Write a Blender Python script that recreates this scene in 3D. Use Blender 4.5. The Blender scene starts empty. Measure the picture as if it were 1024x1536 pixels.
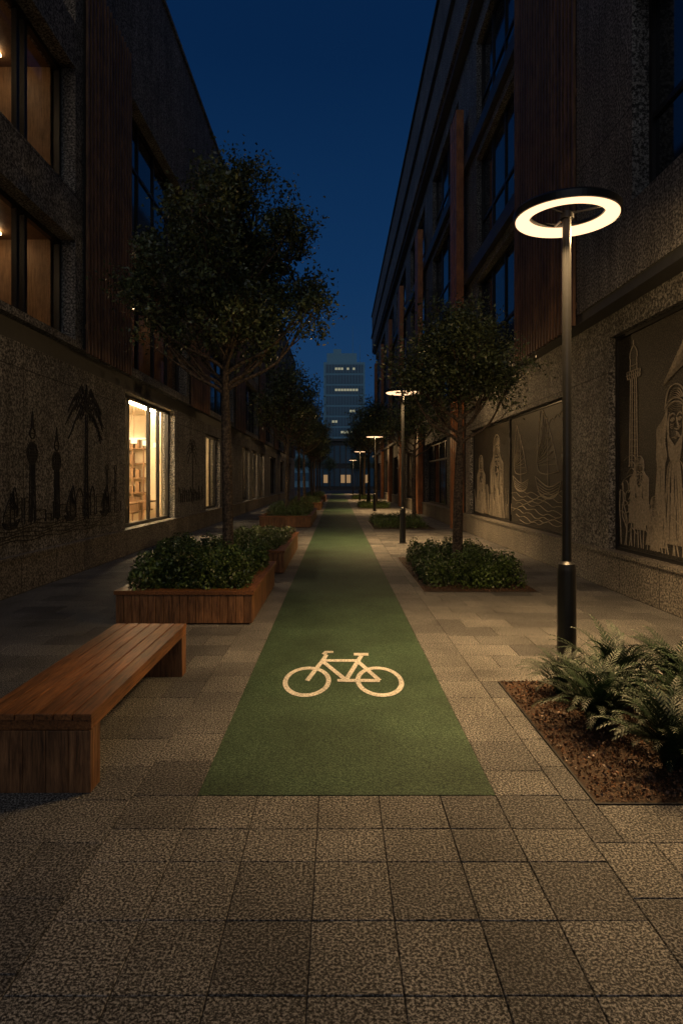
import bpy, math, random
import numpy as np
from mathutils import Vector
random.seed(7); np.random.seed(7)
scene=bpy.context.scene
scene.view_settings.view_transform='Standard'
scene.view_settings.look='None'
scene.view_settings.exposure=0
COL=scene.collection

# ------------------------------------------------------------ materials
def newmat(name):
    m=bpy.data.materials.new(name); m.use_nodes=True
    nt=m.node_tree; b=nt.nodes['Principled BSDF']
    return m,nt,b
def ramp(nt,fac,stops):
    r=nt.nodes.new('ShaderNodeValToRGB'); e=r.color_ramp.elements
    while len(e)<len(stops): e.new(0.5)
    for i,(p,c) in enumerate(stops):
        e[i].position=p; e[i].color=(c[0],c[1],c[2],1)
    nt.links.new(fac,r.inputs[0]); return r.outputs[0]
def mix(nt,fac,a,b,mode='MIX'):
    m=nt.nodes.new('ShaderNodeMix'); m.data_type='RGBA'; m.blend_type=mode
    for s,v in ((0,fac),(6,a),(7,b)):
        if isinstance(v,(int,float)): m.inputs[s].default_value=v
        elif isinstance(v,tuple): m.inputs[s].default_value=(v[0],v[1],v[2],1)
        else: nt.links.new(v,m.inputs[s])
    return m.outputs[2]
def bump(nt,b,h,strength=.4,dist=.01):
    n=nt.nodes.new('ShaderNodeBump'); n.inputs['Strength'].default_value=strength
    n.inputs['Distance'].default_value=dist
    nt.links.new(h,n.inputs['Height']); nt.links.new(n.outputs[0],b.inputs['Normal'])
def pos(nt): return nt.nodes.new('ShaderNodeNewGeometry').outputs['Position']
def noise(nt,vec,scale,detail=4,rough=.6):
    n=nt.nodes.new('ShaderNodeTexNoise'); n.inputs['Scale'].default_value=scale
    n.inputs['Detail'].default_value=detail; n.inputs['Roughness'].default_value=rough
    nt.links.new(vec,n.inputs['Vector']); return n.outputs['Fac']
def mapping(nt,vec,sc):
    n=nt.nodes.new('ShaderNodeMapping'); n.inputs['Scale'].default_value=sc
    nt.links.new(vec,n.inputs['Vector']); return n.outputs[0]

def speckle_mat(name,lo,mid,hi,scale=70,rough=.7,bs=.5,panels=None,island=0.0,big=.35,streak=False,spread=.12,spec=.5):
    m,nt,b=newmat(name); p=pos(nt)
    f=noise(nt,p,scale,2,.75)
    c=ramp(nt,f,[(.5-spread,lo),(.5,mid),(.5+spread,hi)])
    g=noise(nt,p,1.3,3,.6)
    gv=ramp(nt,g,[(.3,(1-big,)*3),(.7,(1.12,)*3)])
    c=mix(nt,1.0,c,gv,'MULTIPLY')
    if streak:
        s=noise(nt,mapping(nt,p,(2.5,2.5,.25)),1.6,3,.6)
        sv=ramp(nt,s,[(.35,(.66,.65,.64)),(.6,(1.05,)*3)])
        c=mix(nt,1.0,c,sv,'MULTIPLY')
    if island:
        gi=nt.nodes.new('ShaderNodeNewGeometry').outputs['Random Per Island']
        iv=ramp(nt,gi,[(0,(1-island,1-island,1-island*.95)),(.5,(1,.99,.97)),(1,(1+island*.6,1+island*.55,1+island*.45))])
        c=mix(nt,1.0,c,iv,'MULTIPLY')
    if panels:
        sx=nt.nodes.new('ShaderNodeSeparateXYZ'); nt.links.new(p,sx.inputs[0])
        cx=nt.nodes.new('ShaderNodeCombineXYZ')
        nt.links.new(sx.outputs[1],cx.inputs[0]); nt.links.new(sx.outputs[2],cx.inputs[1])
        br=nt.nodes.new('ShaderNodeTexBrick'); br.offset=0.0; br.squash=1
        br.inputs['Scale'].default_value=1; br.inputs['Mortar Size'].default_value=.012
        br.inputs['Mortar Smooth'].default_value=.2
        br.inputs['Brick Width'].default_value=panels[0]; br.inputs['Row Height'].default_value=panels[1]
        nt.links.new(cx.outputs[0],br.inputs['Vector'])
        br.inputs['Color1'].default_value=(.85,.85,.85,1); br.inputs['Color2'].default_value=(1.06,1.05,1.04,1)
        br.inputs['Mortar'].default_value=(.3,.3,.3,1)
        c=mix(nt,1.0,c,br.outputs['Color'],'MULTIPLY')
    nt.links.new(c,b.inputs['Base Color'])
    b.inputs['Roughness'].default_value=rough
    b.inputs['Specular IOR Level'].default_value=spec
    bump(nt,b,f,bs,.006)
    return m
def plain(name,col,rough=.5,metal=0,nscale=8,var=.3,bs=.1):
    m,nt,b=newmat(name); p=pos(nt)
    f=noise(nt,p,nscale,3)
    c=mix(nt,f,tuple(x*(1-var) for x in col),tuple(min(1,x*(1+var)) for x in col))
    nt.links.new(c,b.inputs['Base Color']); b.inputs['Roughness'].default_value=rough
    b.inputs['Metallic'].default_value=metal
    if bs: bump(nt,b,f,bs,.01)
    return m
def wood_mat(name,a,b2,grain=(40,40,2.5),rough=.5,bs=.3):
    m,nt,b=newmat(name); p=pos(nt)
    f=noise(nt,mapping(nt,p,grain),1,4,.7)
    dk=tuple(x*.35 for x in a)
    c=ramp(nt,f,[(.30,dk),(.42,a),(.68,b2)])
    gi=nt.nodes.new('ShaderNodeNewGeometry').outputs['Random Per Island']
    iv=ramp(nt,gi,[(0,(.65,.63,.6)),(1,(1.2,1.15,1.1))])
    c=mix(nt,1.0,c,iv,'MULTIPLY')
    d=noise(nt,p,2.2,3); dv=ramp(nt,d,[(.35,(.7,.7,.7)),(.6,(1.05,)*3)])
    c=mix(nt,1.0,c,dv,'MULTIPLY')
    nt.links.new(c,b.inputs['Base Color']); b.inputs['Roughness'].default_value=rough
    bump(nt,b,f,bs,.004); return m
def leaf_mat(name,a,b2,rough=.42):
    m,nt,b=newmat(name)
    gi=nt.nodes.new('ShaderNodeNewGeometry').outputs['Random Per Island']
    c=ramp(nt,gi,[(0,a),(.7,b2),(1,tuple(min(1,x*1.7) for x in b2))])
    f=noise(nt,pos(nt),2.5,2); fv=ramp(nt,f,[(.35,(.5,)*3),(.65,(1.2,)*3)])
    c=mix(nt,1.0,c,fv,'MULTIPLY')
    nt.links.new(c,b.inputs['Base Color']); b.inputs['Roughness'].default_value=rough
    return m
def emis(name,col,s,sample=True):
    m=bpy.data.materials.new(name); m.use_nodes=True; nt=m.node_tree; nt.nodes.clear()
    e=nt.nodes.new('ShaderNodeEmission'); e.inputs[0].default_value=(*col,1); e.inputs[1].default_value=s
    o=nt.nodes.new('ShaderNodeOutputMaterial'); nt.links.new(e.outputs[0],o.inputs[0])
    if not sample:
        try: m.cycles.emission_sampling='NONE'
        except Exception: pass
    return m
def clear_glass(name):
    m=bpy.data.materials.new(name); m.use_nodes=True; nt=m.node_tree; nt.nodes.clear()
    t=nt.nodes.new('ShaderNodeBsdfTransparent'); t.inputs[0].default_value=(.9,.9,.88,1)
    g=nt.nodes.new('ShaderNodeBsdfGlossy'); g.inputs['Roughness'].default_value=.03
    fr=nt.nodes.new('ShaderNodeFresnel'); fr.inputs[0].default_value=1.3
    ms=nt.nodes.new('ShaderNodeMixShader'); o=nt.nodes.new('ShaderNodeOutputMaterial')
    nt.links.new(fr.outputs[0],ms.inputs[0]); nt.links.new(t.outputs[0],ms.inputs[1]); nt.links.new(g.outputs[0],ms.inputs[2])
    nt.links.new(ms.outputs[0],o.inputs[0]); return m

M={}
M['paver']=speckle_mat('granite_paver',(.010,.010,.0105),(.092,.090,.088),(.38,.372,.355),scale=92,rough=.7,bs=.6,island=.38,big=.38,spread=.115,spec=.25)
M['joint']=speckle_mat('joint_sand',(.012,.012,.011),(.022,.021,.019),(.035,.034,.031),scale=60,rough=.9)
M['lane']=speckle_mat('green_lane_coating',(.010,.028,.015),(.033,.068,.037),(.09,.14,.08),scale=100,rough=.7,bs=.6,big=.38,spec=.25)
M['concrete']=speckle_mat('granite_cladding',(.025,.025,.026),(.155,.153,.148),(.44,.43,.41),scale=28,rough=.75,bs=.8,panels=(2.45,3.4),big=.35,streak=True,spread=.11)
M['plinth']=speckle_mat('plinth_stone',(.035,.032,.028),(.17,.155,.13),(.40,.36,.31),scale=32,rough=.7,bs=.8,panels=(1.2,2.0),big=.35)
M['panel']=speckle_mat('mural_panel_stone',(.006,.006,.006),(.028,.025,.022),(.11,.098,.08),scale=48,rough=.6,bs=1)
M['darkband']=plain('dark_metal_band',(.05,.052,.053),.5)
M['slatback']=plain('slat_backing_board',(.014,.011,.009),.8)
M['frame']=plain('window_frame_metal',(.022,.022,.024),.4,.3)
M['slat']=wood_mat('wood_slat',(.15,.08,.04),(.32,.175,.09))
M['column']=wood_mat('wood_column',(.32,.12,.045),(.60,.25,.09))
M['bench']=wood_mat('bench_wood',(.17,.065,.02),(.43,.185,.063),grain=(60,4,60),rough=.42)
M['plank']=wood_mat('planter_wood',(.14,.065,.027),(.36,.18,.08),grain=(60,60,5),rough=.5)
M['line_light']=plain('carved_line_light',(.34,.30,.24),.75,nscale=28,var=.8)
M['line_dark']=plain('carved_line_dark',(.016,.016,.016),.8)
M['dglass']=plain('dark_window_glass',(.012,.016,.022),.06,0,nscale=.6,var=.3,bs=.03)
M['dglass'].node_tree.nodes['Principled BSDF'].inputs['IOR'].default_value=2.0
M['glass']=clear_glass('clear_window_glass')
M['room']=plain('room_plaster',(.72,.62,.46),.7,nscale=1.5,var=.3,bs=0)
M['roomwood']=wood_mat('room_wood_panel',(.25,.15,.08),(.4,.25,.14))
M['roomlight']=emis('room_ceiling_light',(1,.74,.43),130)
M['roomlight2']=emis('room_downlight',(1,.68,.36),12)
M['roomglow']=emis('room_cove_light',(1,.76,.45),2.6,False)
M['steel']=plain('lamp_post_paint',(.035,.036,.038),.35,.6,bs=.02)
M['lampglow']=emis('lamp_diffuser',(1,.60,.32),2.2,False)
M['soil']=speckle_mat('mulch_soil',(.02,.011,.006),(.05,.028,.015),(.1,.06,.035),scale=60,rough=.9,bs=1)
M['chip']=wood_mat('mulch_chip',(.05,.022,.010),(.30,.14,.065),rough=.5)
M['bark']=speckle_mat('bark',(.04,.03,.02),(.10,.07,.05),(.2,.15,.1),scale=28,rough=.85,bs=1)
M['leaf']=leaf_mat('tree_leaf',(.032,.048,.020),(.125,.155,.07),.33)
M['shrub']=leaf_mat('shrub_leaf',(.030,.056,.014),(.095,.145,.038))
M['fern']=leaf_mat('fern_leaf',(.006,.020,.008),(.016,.040,.014),.55)
M['mark']=speckle_mat('marking_paint',(.30,.29,.26),(.60,.57,.51),(.80,.77,.70),scale=80,rough=.65,big=.25,spec=.25)
M['tower']=plain('haze_blue_concrete',(.14,.32,.45),.7,bs=0)  # blue aerial haze is put into the base colour of the far concrete
M['towerglass']=plain('haze_blue_glass',(.04,.12,.20),.3,bs=0)  # far glass coloured blue for the same painted haze
M['towerlit']=emis('distant_lit_window',(.85,.82,.55),.34,False)
M['warmlit']=emis('distant_shop_window',(1,.6,.28),.30,False)
M['ground']=speckle_mat('ground_dark',(.02,.02,.02),(.05,.05,.048),(.09,.09,.085),scale=20,rough=.8)

# ------------------------------------------------------------ mesh builder
class MB:
    def __init__(s): s.v=[]; s.f=[]
    def quad(s,a,b,c,d):
        n=len(s.v); s.v+= [a,b,c,d]; s.f.append((n,n+1,n+2,n+3))
    def box(s,x0,x1,y0,y1,z0,z1):
        if x0>x1:x0,x1=x1,x0
        n=len(s.v)
        s.v+=[(x0,y0,z0),(x1,y0,z0),(x1,y1,z0),(x0,y1,z0),(x0,y0,z1),(x1,y0,z1),(x1,y1,z1),(x0,y1,z1)]
        for q in ((0,3,2,1),(4,5,6,7),(0,1,5,4),(1,2,6,5),(2,3,7,6),(3,0,4,7)):
            s.f.append(tuple(n+i for i in q))
    def tube(s,pts,rad,n=8,cap=True):
        pts=[Vector(p) for p in pts]; base=len(s.v); up=Vector((.13,.97,.2)).normalized()
        for i,p in enumerate(pts):
            t=(pts[min(i+1,len(pts)-1)]-pts[max(i-1,0)]).normalized()
            a=t.cross(up)
            if a.length<1e-3: a=t.cross(Vector((1,0,0)))
            a.normalize(); b=t.cross(a)
            for k in range(n):
                an=2*math.pi*k/n
                s.v.append(tuple(p+(a*math.cos(an)+b*math.sin(an))*rad[i]))
        for i in range(len(pts)-1):
            for k in range(n):
                s.f.append((base+i*n+k,base+i*n+(k+1)%n,base+(i+1)*n+(k+1)%n,base+(i+1)*n+k))
        if cap:
            s.f.append(tuple(base+k for k in range(n))[::-1]); e=base+(len(pts)-1)*n
            s.f.append(tuple(e+k for k in range(n)))
    def rev(s,prof,c,n=64,closed=True):
        base=len(s.v); m=len(prof)
        for k in range(n):
            a=2*math.pi*k/n
            for r,z in prof: s.v.append((c[0]+r*math.cos(a),c[1]+r*math.sin(a),c[2]+z))
        for k in range(n):
            k2=(k+1)%n
            for j in range(m if closed else m-1):
                j2=(j+1)%m
                s.f.append((base+k*m+j,base+k2*m+j,base+k2*m+j2,base+k*m+j2))
    def obj(s,name,mat,parent=None,smooth=False,bevel=0):
        me=bpy.data.meshes.new(name); me.from_pydata(s.v,[],s.f); me.update()
        me.materials.append(M[mat]); o=bpy.data.objects.new(name,me); COL.objects.link(o)
        if smooth:
            me.polygons.foreach_set('use_smooth',[True]*len(me.polygons))
        if bevel:
            b=o.modifiers.new('b','BEVEL'); b.width=bevel; b.segments=2; b.limit_method='ANGLE'
        if parent: o.parent=parent
        return o
def empty(name):
    o=bpy.data.objects.new(name,None); COL.objects.link(o); o.empty_display_size=.3; return o
def npmesh(name,verts,quads,mat):
    me=bpy.data.meshes.new(name); nv=len(verts); nf=len(quads)
    me.vertices.add(nv); me.vertices.foreach_set('co',verts.astype(np.float32).ravel())
    me.loops.add(nf*4); me.loops.foreach_set('vertex_index',quads.astype(np.int32).ravel())
    me.polygons.add(nf); me.polygons.foreach_set('loop_start',np.arange(0,nf*4,4,dtype=np.int32))
    me.polygons.foreach_set('loop_total',np.full(nf,4,dtype=np.int32))
    me.update(calc_edges=True); me.validate(); me.materials.append(M[mat]); return me
def addme(name,me,parent=None,loc=(0,0,0),rz=0,sc=1):
    o=bpy.data.objects.new(name,me); COL.objects.link(o); o.location=loc; o.rotation_euler[2]=rz; o.scale=(sc,)*3
    if parent:o.parent=parent
    return o
def leaf_mesh(name,c,L,W,mat,upbias=.3):
    n=len(c); r=np.random
    u=r.normal(size=(n,3)); u[:,2]-=upbias; u/=np.linalg.norm(u,axis=1)[:,None]
    w=r.normal(size=(n,3)); w-=u*(w*u).sum(1)[:,None]; w/=np.linalg.norm(w,axis=1)[:,None]
    k=np.cross(u,w); s=r.uniform(.6,1.25,size=(n,1))
    a=c-u*L*s/2; b=c+w*W*s/2+k*W*.18*s; d=c+u*L*s/2; e=c-w*W*s/2+k*W*.18*s
    v=np.stack([a,b,d,e],1).reshape(-1,3); q=np.arange(n*4).reshape(-1,4)
    return npmesh(name,v,q,mat)

# ------------------------------------------------------------ ground, paving
g=MB(); g.quad((-900,-60,-.012),(900,-60,-.012),(900,1500,-.012),(-900,1500,-.012)); g.obj('ground','ground')
g=MB(); g.quad((-4.9,-2,-.008),(4.6,-2,-.008),(4.6,84,-.008),(-4.9,84,-.008)); g.obj('pavement_bedding','joint')
LX0,LX1,LY0,LY1=-.75,.85,3.45,82
beds=[(1.35,4.2,3.35,5.39),(1.3,3.05,9.7,14.0),(1.25,3.4,22,27),(1.25,3.2,38,43),(1.25,3.2,56,61)]
V=[];F=[]
def clipbed(x0,x1,y0,y1):
    ps=[(x0,x1,y0,y1)]
    for bx0,bx1,by0,by1 in beds:
        out=[]
        for a,b,c,d in ps:
            if b<=bx0 or a>=bx1 or d<=by0 or c>=by1: out.append((a,b,c,d)); continue
            if a<bx0: out.append((a,bx0,c,d))
            if b>bx1: out.append((bx1,b,c,d))
            m0,m1=max(a,bx0),min(b,bx1)
            if c<by0: out.append((m0,m1,c,by0))
            if d>by1: out.append((m0,m1,by1,d))
        ps=out
    return ps
def tile(x0,x1,y0,y1):
    for a,b,c,d in clipbed(x0,x1,y0,y1):
        if b-a<.03 or d-c<.03: continue
        gp=.0016; a+=gp;b-=gp;c+=gp;d-=gp; bv=.003
        n=len(V); j=[random.uniform(-.0014,.0014) for _ in range(4)]
        V.extend([(a,c,-.004),(b,c,-.004),(b,d,-.004),(a,d,-.004),(a+bv,c+bv,j[0]),(b-bv,c+bv,j[1]),(b-bv,d-bv,j[2]),(a+bv,d-bv,j[3])])
        F.append((n+4,n+5,n+6,n+7))
        for p,q in ((0,1),(1,2),(2,3),(3,0)): F.append((n+p,n+q,n+4+q,n+4+p))
SX0,SX1=-1.10,1.20
xs=[SX0,LX0,-.43,-.10,.22,.55,LX1,SX1]
y=LY0
for h in (.33,.27,.38,.36,.36,.36,.36,.36,.36,.36,.36,.36):
    for a,b in zip(xs[:-1],xs[1:]): tile(a,b,y-h,y)
    y-=h
y=LY0
while y<LY1:
    L=.42
    tile(SX0,LX0-.002,y,y+L); tile(LX1+.002,SX1,y-.13,y+L-.13) if y>LY0 else tile(LX1+.002,SX1,y,y+L-.13)
    y+=L
for (fx0,fx1) in ((-4.86,SX0),(SX1,4.55)):
    y=-1.0;r=0
    while y<LY1:
        D=.40; w=.56
        if fx0<0:
            x1=fx1; x0=fx1-(w if r%2==0 else w/2)
            while x1>fx0:
                tile(max(x0,fx0),x1,y,y+D); x1=x0; x0-=w
        else:
            x0=fx0; x1=fx0+(w if r%2==0 else w/2)
            while x0<fx1:
                tile(x0,min(x1,fx1),y,y+D); x0=x1; x1+=w
        y+=D; r+=1
me=bpy.data.meshes.new('pavement'); me.from_pydata(V,[],F); me.update(); me.materials.append(M['paver'])
COL.objects.link(bpy.data.objects.new('pavement',me))
g=MB(); g.box(LX0,LX1,LY0,LY1,-.02,.003); g.obj('bike_lane','lane')
for i,(a,b,c,d) in enumerate(beds):
    g=MB(); nx=24;ny=24
    for j in range(ny+1):
        for ii in range(nx+1):
            g.v.append((a+(b-a)*ii/nx,c+(d-c)*j/ny,-.004+.012*random.random()))
    for j in range(ny):
        for ii in range(nx):
            q=j*(nx+1)+ii; g.f.append((q,q+1,q+nx+2,q+nx+1))
    bed=g.obj('mulch_bed','soil',smooth=True)
    n=16000 if i==0 else (5000 if i==1 else 500)
    c3=np.stack([np.random.uniform(a+.02,b-.02,n),np.random.uniform(c+.02,d-.02,n),np.random.uniform(.006,.026,n)],1)
    cm=leaf_mesh('mulch_chips',c3,.022,.014,'chip',0)
    addme('mulch_chips',cm,bed)
    e=MB(); t=.012
    e.box(a,a+t,c,d,-.02,.006) ; e.box(b-t,b,c,d,-.02,.006); e.box(a+t,b-t,c,c+t,-.02,.0055); e.box(a+t,b-t,d-t,d,-.02,.0055)
    e.obj('steel_edging','frame',bed)

# bicycle marking (stretched along the lane like real markings)
def ribbon(pts,w,closed=False):
    pts=[np.array(p,float) for p in pts]; n=len(pts); L=[];R=[]
    for i in range(n):
        if closed: a,b=pts[i-1],pts[(i+1)%n]
        else: a,b=pts[max(i-1,0)],pts[min(i+1,n-1)]
        t=b-a; t/=max(1e-9,np.linalg.norm(t)); nn=np.array([-t[1],t[0]])
        ww=w[i] if isinstance(w,(list,tuple)) else w
        L.append(pts[i]+nn*ww/2); R.append(pts[i]-nn*ww/2)
    return L,R
mk=MB(); zl=[.0072]
CX,CY,ST=0.03,5.40,2.0
def mark(pts,w,closed=False):
    L,R=ribbon(pts,w,closed); n=len(pts); z=zl[0]; zl[0]+=.0003
    for i in range(n if closed else n-1):
        j=(i+1)%n
        P=[(CX+q[0],CY+q[1]*ST,z) for q in (R[i],R[j],L[j],L[i])]
        mk.quad(*P)
LW=.040
for cx in (-.285,.325):
    mark([(cx+.182*math.cos(a*math.pi/24),.182*math.sin(a*math.pi/24)) for a in range(48)],LW,True)
mark([(-.285,0),(-.155,.335),(-.135,.40)],LW)
mark([(-.135,.405),(-.165,.425),(-.15,.45),(-.07,.45)],LW*.9)
mark([(-.165,.30),(.17,.30)],LW)
mark([(-.17,.29),(.04,.01)],LW)
mark([(.04,0),(.325,0)],LW)
mark([(.04,0),(.20,.38)],LW)
mark([(.16,.285),(.325,0)],LW)
mark([(.13,.405),(.27,.405)],LW*1.15)
mark([(-.03,.0),(.04,-.0)],LW*.9)
mk.obj('bicycle_marking','mark')

# ------------------------------------------------------------ buildings
def facade(mb,xa,xb,y0,y1,z0,z1,ops):
    ys=sorted(set([y0,y1]+[v for o in ops for v in (o[0],o[1]) if y0<v<y1]))
    for a,b in zip(ys[:-1],ys[1:]):
        cuts=sorted([(max(o[2],z0),min(o[3],z1)) for o in ops if o[0]<=a+1e-6 and o[1]>=b-1e-6])
        z=z0
        for c,d in cuts:
            if c>z+1e-6: mb.box(xa,xb,a,b,z,c)
            z=max(z,d)
        if z<z1-1e-6: mb.box(xa,xb,a,b,z,z1)
def window(fr,gl,xg,y0,y1,z0,z1,ys,zs,t=.07):
    d=.05
    fr.box(xg-d,xg+d,y0,y0+t,z0,z1); fr.box(xg-d,xg+d,y1-t,y1,z0,z1)
    fr.box(xg-d+.004,xg+d-.004,y0+t,y1-t,z0,z0+t); fr.box(xg-d+.004,xg+d-.004,y0+t,y1-t,z1-t,z1)
    for y in ys: fr.box(xg-d+.008,xg+d-.008,y-t/2,y+t/2,z0+t,z1-t)
    for z in zs: fr.box(xg-d+.014,xg+d-.014,y0+t,y1-t,z-t/2,z+t/2)
    yy=[y0]+list(ys)+[y1]; zz=[z0]+list(zs)+[z1]
    for a,b in zip(yy[:-1],yy[1:]):
        for c,e in zip(zz[:-1],zz[1:]):
            j=random.uniform(-.004,.004); k=random.uniform(-.004,.004)
            gl.quad((xg+j,a,c),(xg-j+k,b,c),(xg-j,b,e),(xg+j-k,a,e))
def room(w,l,x0,x1,y0,y1,z0,z1,lights):
    w.quad((x0,y0,z0),(x1,y0,z0),(x1,y1,z0),(x0,y1,z0)); w.quad((x0,y0,z1),(x0,y1,z1),(x1,y1,z1),(x1,y0,z1))
    xb=x0 if abs(x0)>abs(x1) else x1
    w.quad((xb,y0,z0),(xb,y1,z0),(xb,y1,z1),(xb,y0,z1))
    w.quad((x0,y0,z0),(x0,y0,z1),(x1,y0,z1),(x1,y0,z0)); w.quad((x0,y1,z0),(x1,y1,z0),(x1,y1,z1),(x0,y1,z1))
    for (lx,ly,sx,sy) in lights: l.box(lx-sx/2,lx+sx/2,ly-sy/2,ly+sy/2,z1-.06,z1-.02)

# ---- left building
B=empty('office_building')
wall=MB();pl=MB();fr=MB();gl=MB();dg=MB();sl=MB();sb=MB();band=MB();rw=MB();rl=MB();rd=MB();rwd=MB();rg=MB()
X=-4.8
gops=[(14.5,18.9,.58,3.72),(23.3,26.2,.6,3.4),(32.5,35,.6,3.4),(36,38.5,.6,3.4),(39.5,42,.6,3.4),(46,50,.6,3.4),(54,58,.6,3.4),(62,66,.6,3.4)]
facade(wall,X-.35,X,-3,72,0.58,3.78,gops)
facade(pl,X-.35,X+.07,-3,72,0,.54,[])
pl.box(X-.35,X+.10,-3,72,.54,.58)
band.box(X-.35,X-.06,-3,72,3.78,4.1)
XU=X+.10
uops=[]
bays=[]
for (z0,z1) in ((4.22,6.0),(6.85,9.1),(9.9,11.0)): uops.append((7.0,11.5,z0,z1)); bays.append((7.0,11.5,z0,z1))
for (z0,z1) in ((4.22,6.0),(6.85,9.1),(9.9,11.0)): uops.append((0,4.5,z0,z1)); bays.append((0,4.5,z0,z1))
slpan=[(11.85,14.45)]
y=14.6
while y<66:
    for (z0,z1) in ((4.3,6.9),(7.3,10.5)): uops.append((y,y+5.4,z0,z1)); bays.append((y,y+5.4,z0,z1))
    slpan.append((y+5.75,y+8.7)); y+=9.0
facade(wall,XU-.45,XU,-3,72,4.1,14.6,uops)
wall.box(XU-.5,XU+.05,-3,72.03,14.6,14.72)
wall.box(-16,XU-.45,-3,72,14.1,14.4); wall.box(-16,-12,-3,72,0,14.1)
wall.box(-12,X-.35,71.6,72,0,14.1); wall.box(-12,X-.35,-3,-2.6,0,14.1)
for a,b in slpan:
    sb.box(XU+.002,XU+.03,a,b-.02,4.12,11.15)
    yy=a
    while yy<b-.06:
        sl.box(XU+.05,XU+.10,yy,yy+.065,4.05,11.25); yy+=.175
    sl.box(XU+.032,XU+.048,a,b-.02,4.5,4.58); sl.box(XU+.032,XU+.048,a,b-.02,10.8,10.88)
for (a,b,c,d) in bays:
    xg=XU-.3; n=4
    ys=[a+(b-a)*i/n for i in range(1,n)]
    if a==7.0:
        window(fr,gl,xg,a,b,c,d,[8.3,9.1,9.95,10.2],[],.09)
        cz=d+.02
        room(rwd,rd,-8.2,xg-.08,a,b,c-.02,cz,[(-5.9,9.5,.12,.28),(-6.9,9.5,.12,.28),(-5.9,11.0,.12,.28),(-6.9,10.9,.12,.28),(-6.4,8.4,.9,.06)])
        for yy in (7.9,8.8,9.9,10.8): rwd.box(-8.15,-8.05,yy,yy+.07,c,cz-.03)
        rwd.box(-7.6,-6.6,8.6,9.9,c,c+.72)
    elif a==14.6 and c<5:
        window(fr,gl,xg,a,b,c,d,ys,[],.08)
        room(rwd,rd,-9.2,xg-.08,a,b+.2,c-.02,d+.02,[(-6.0,16.5,.1,.3),(-7.2,16.5,.1,.3),(-6.2,19.3,.1,.3)])
    else:
        window(fr,dg,xg,a,b,c,d,ys,[c+(d-c)*.62],.07)
for i,(a,b,c,d) in enumerate(gops):
    xg=X-.22; n=4 if i==0 else 3
    ys=[a+(b-a)*k/n for k in range(1,n)]
    if i==0: ys=[15.3,17.0,17.9]
    if i in (0,1,2,3,4):
        window(fr,gl,xg,a,b,c,d,ys,[],.08)
        if i==0:
            room(rw,rl,-10.5,xg-.12,13.6,22.2,.3,3.95,[(-5.9,18,.10,6),(-8.0,18,.10,6)])
            for px,py in ((-6.4,17.0),(-6.9,19.6),(-8.6,18.2),(-5.9,21.0)): rw.box(px-.17,px+.17,py-.17,py+.17,.3,3.94)
            for px,py in ((-6.0,15.6),(-6.1,18.1),(-7.4,17.2),(-6.2,20.2)):
                rwd.box(px-.35,px+.35,py-.5,py+.5,1.0,1.05); rwd.box(px-.05,px+.05,py-.05,py+.05,.3,1.0)
                for q in (-.7,.7): rwd.box(px-.2,px+.2,py+q-.2,py+q+.2,.72,.77); rwd.box(px-.2,px+.2,py+q+.17*(1 if q>0 else -1),py+q+.2*(1 if q>0 else -1),.77,1.2)
            for k in range(5):
                rwd.box(-9.6,-6.6,21.85,22.18,.75+k*.5,.79+k*.5)
                for q in range(14):
                    if random.random()<.75: rwd.box(-9.5+q*.2,-9.38+q*.2,21.9,22.1,.79+k*.5,.95+k*.5+random.random()*.2)
            for k in range(9): rwd.box(-6.6-.375*k-.02,-6.6-.375*k+.02,21.8,21.849,.3,3.0)
            rg.box(-9.6,-6.6,22.05,22.15,3.1,3.16)
            rwd.box(-7.9,-7.2,19.9,21.4,.3,1.25); rw.box(-7.95,-7.15,19.85,21.45,1.251,1.3)
            for k in range(6):
                rg.box(-5.9,-5.76,15.0+k*1.1,15.14+k*1.1,2.75,2.9); rwd.box(-5.835,-5.825,15.065+k*1.1,15.075+k*1.1,2.9,3.9)
            for k in range(6): rw.box(-5.32-.03*(k%2),-5.27-.03*(k%2),14.55+k*.055,14.60+k*.055,.35,3.7)
        else:
            room(rw,rl,-9.0,xg-.12,a-.1,b+.35,.3,3.95,[(-6.4,(a+b)/2,.10,1.2)])
            rwd.box(-7,-6,(a+b)/2-.4,(a+b)/2+.5,.3,1.1); rw.box(-6.5,-6.2,b-.3,b,.3,3.94)
    else: window(fr,dg,xg,a,b,c,d,ys,[],.08)
wall.obj('walls','concrete',B); pl.obj('plinth','plinth',B,bevel=0)
fr.obj('window_frames','frame',B); gl.obj('window_glass','glass',B); dg.obj('dark_window_glass','dglass',B)
sl.obj('wood_slats','slat',B); sb.obj('slat_backing','slatback',B); band.obj('fascia_band','darkband',B)
rw.obj('room_walls','room',B); rl.obj('room_ceiling_lights','roomlight',B); rd.obj('room_downlights','roomlight2',B); rwd.obj('room_wood_panels','roomwood',B); rg.obj('room_pendant_lights','roomglow',B)

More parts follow.
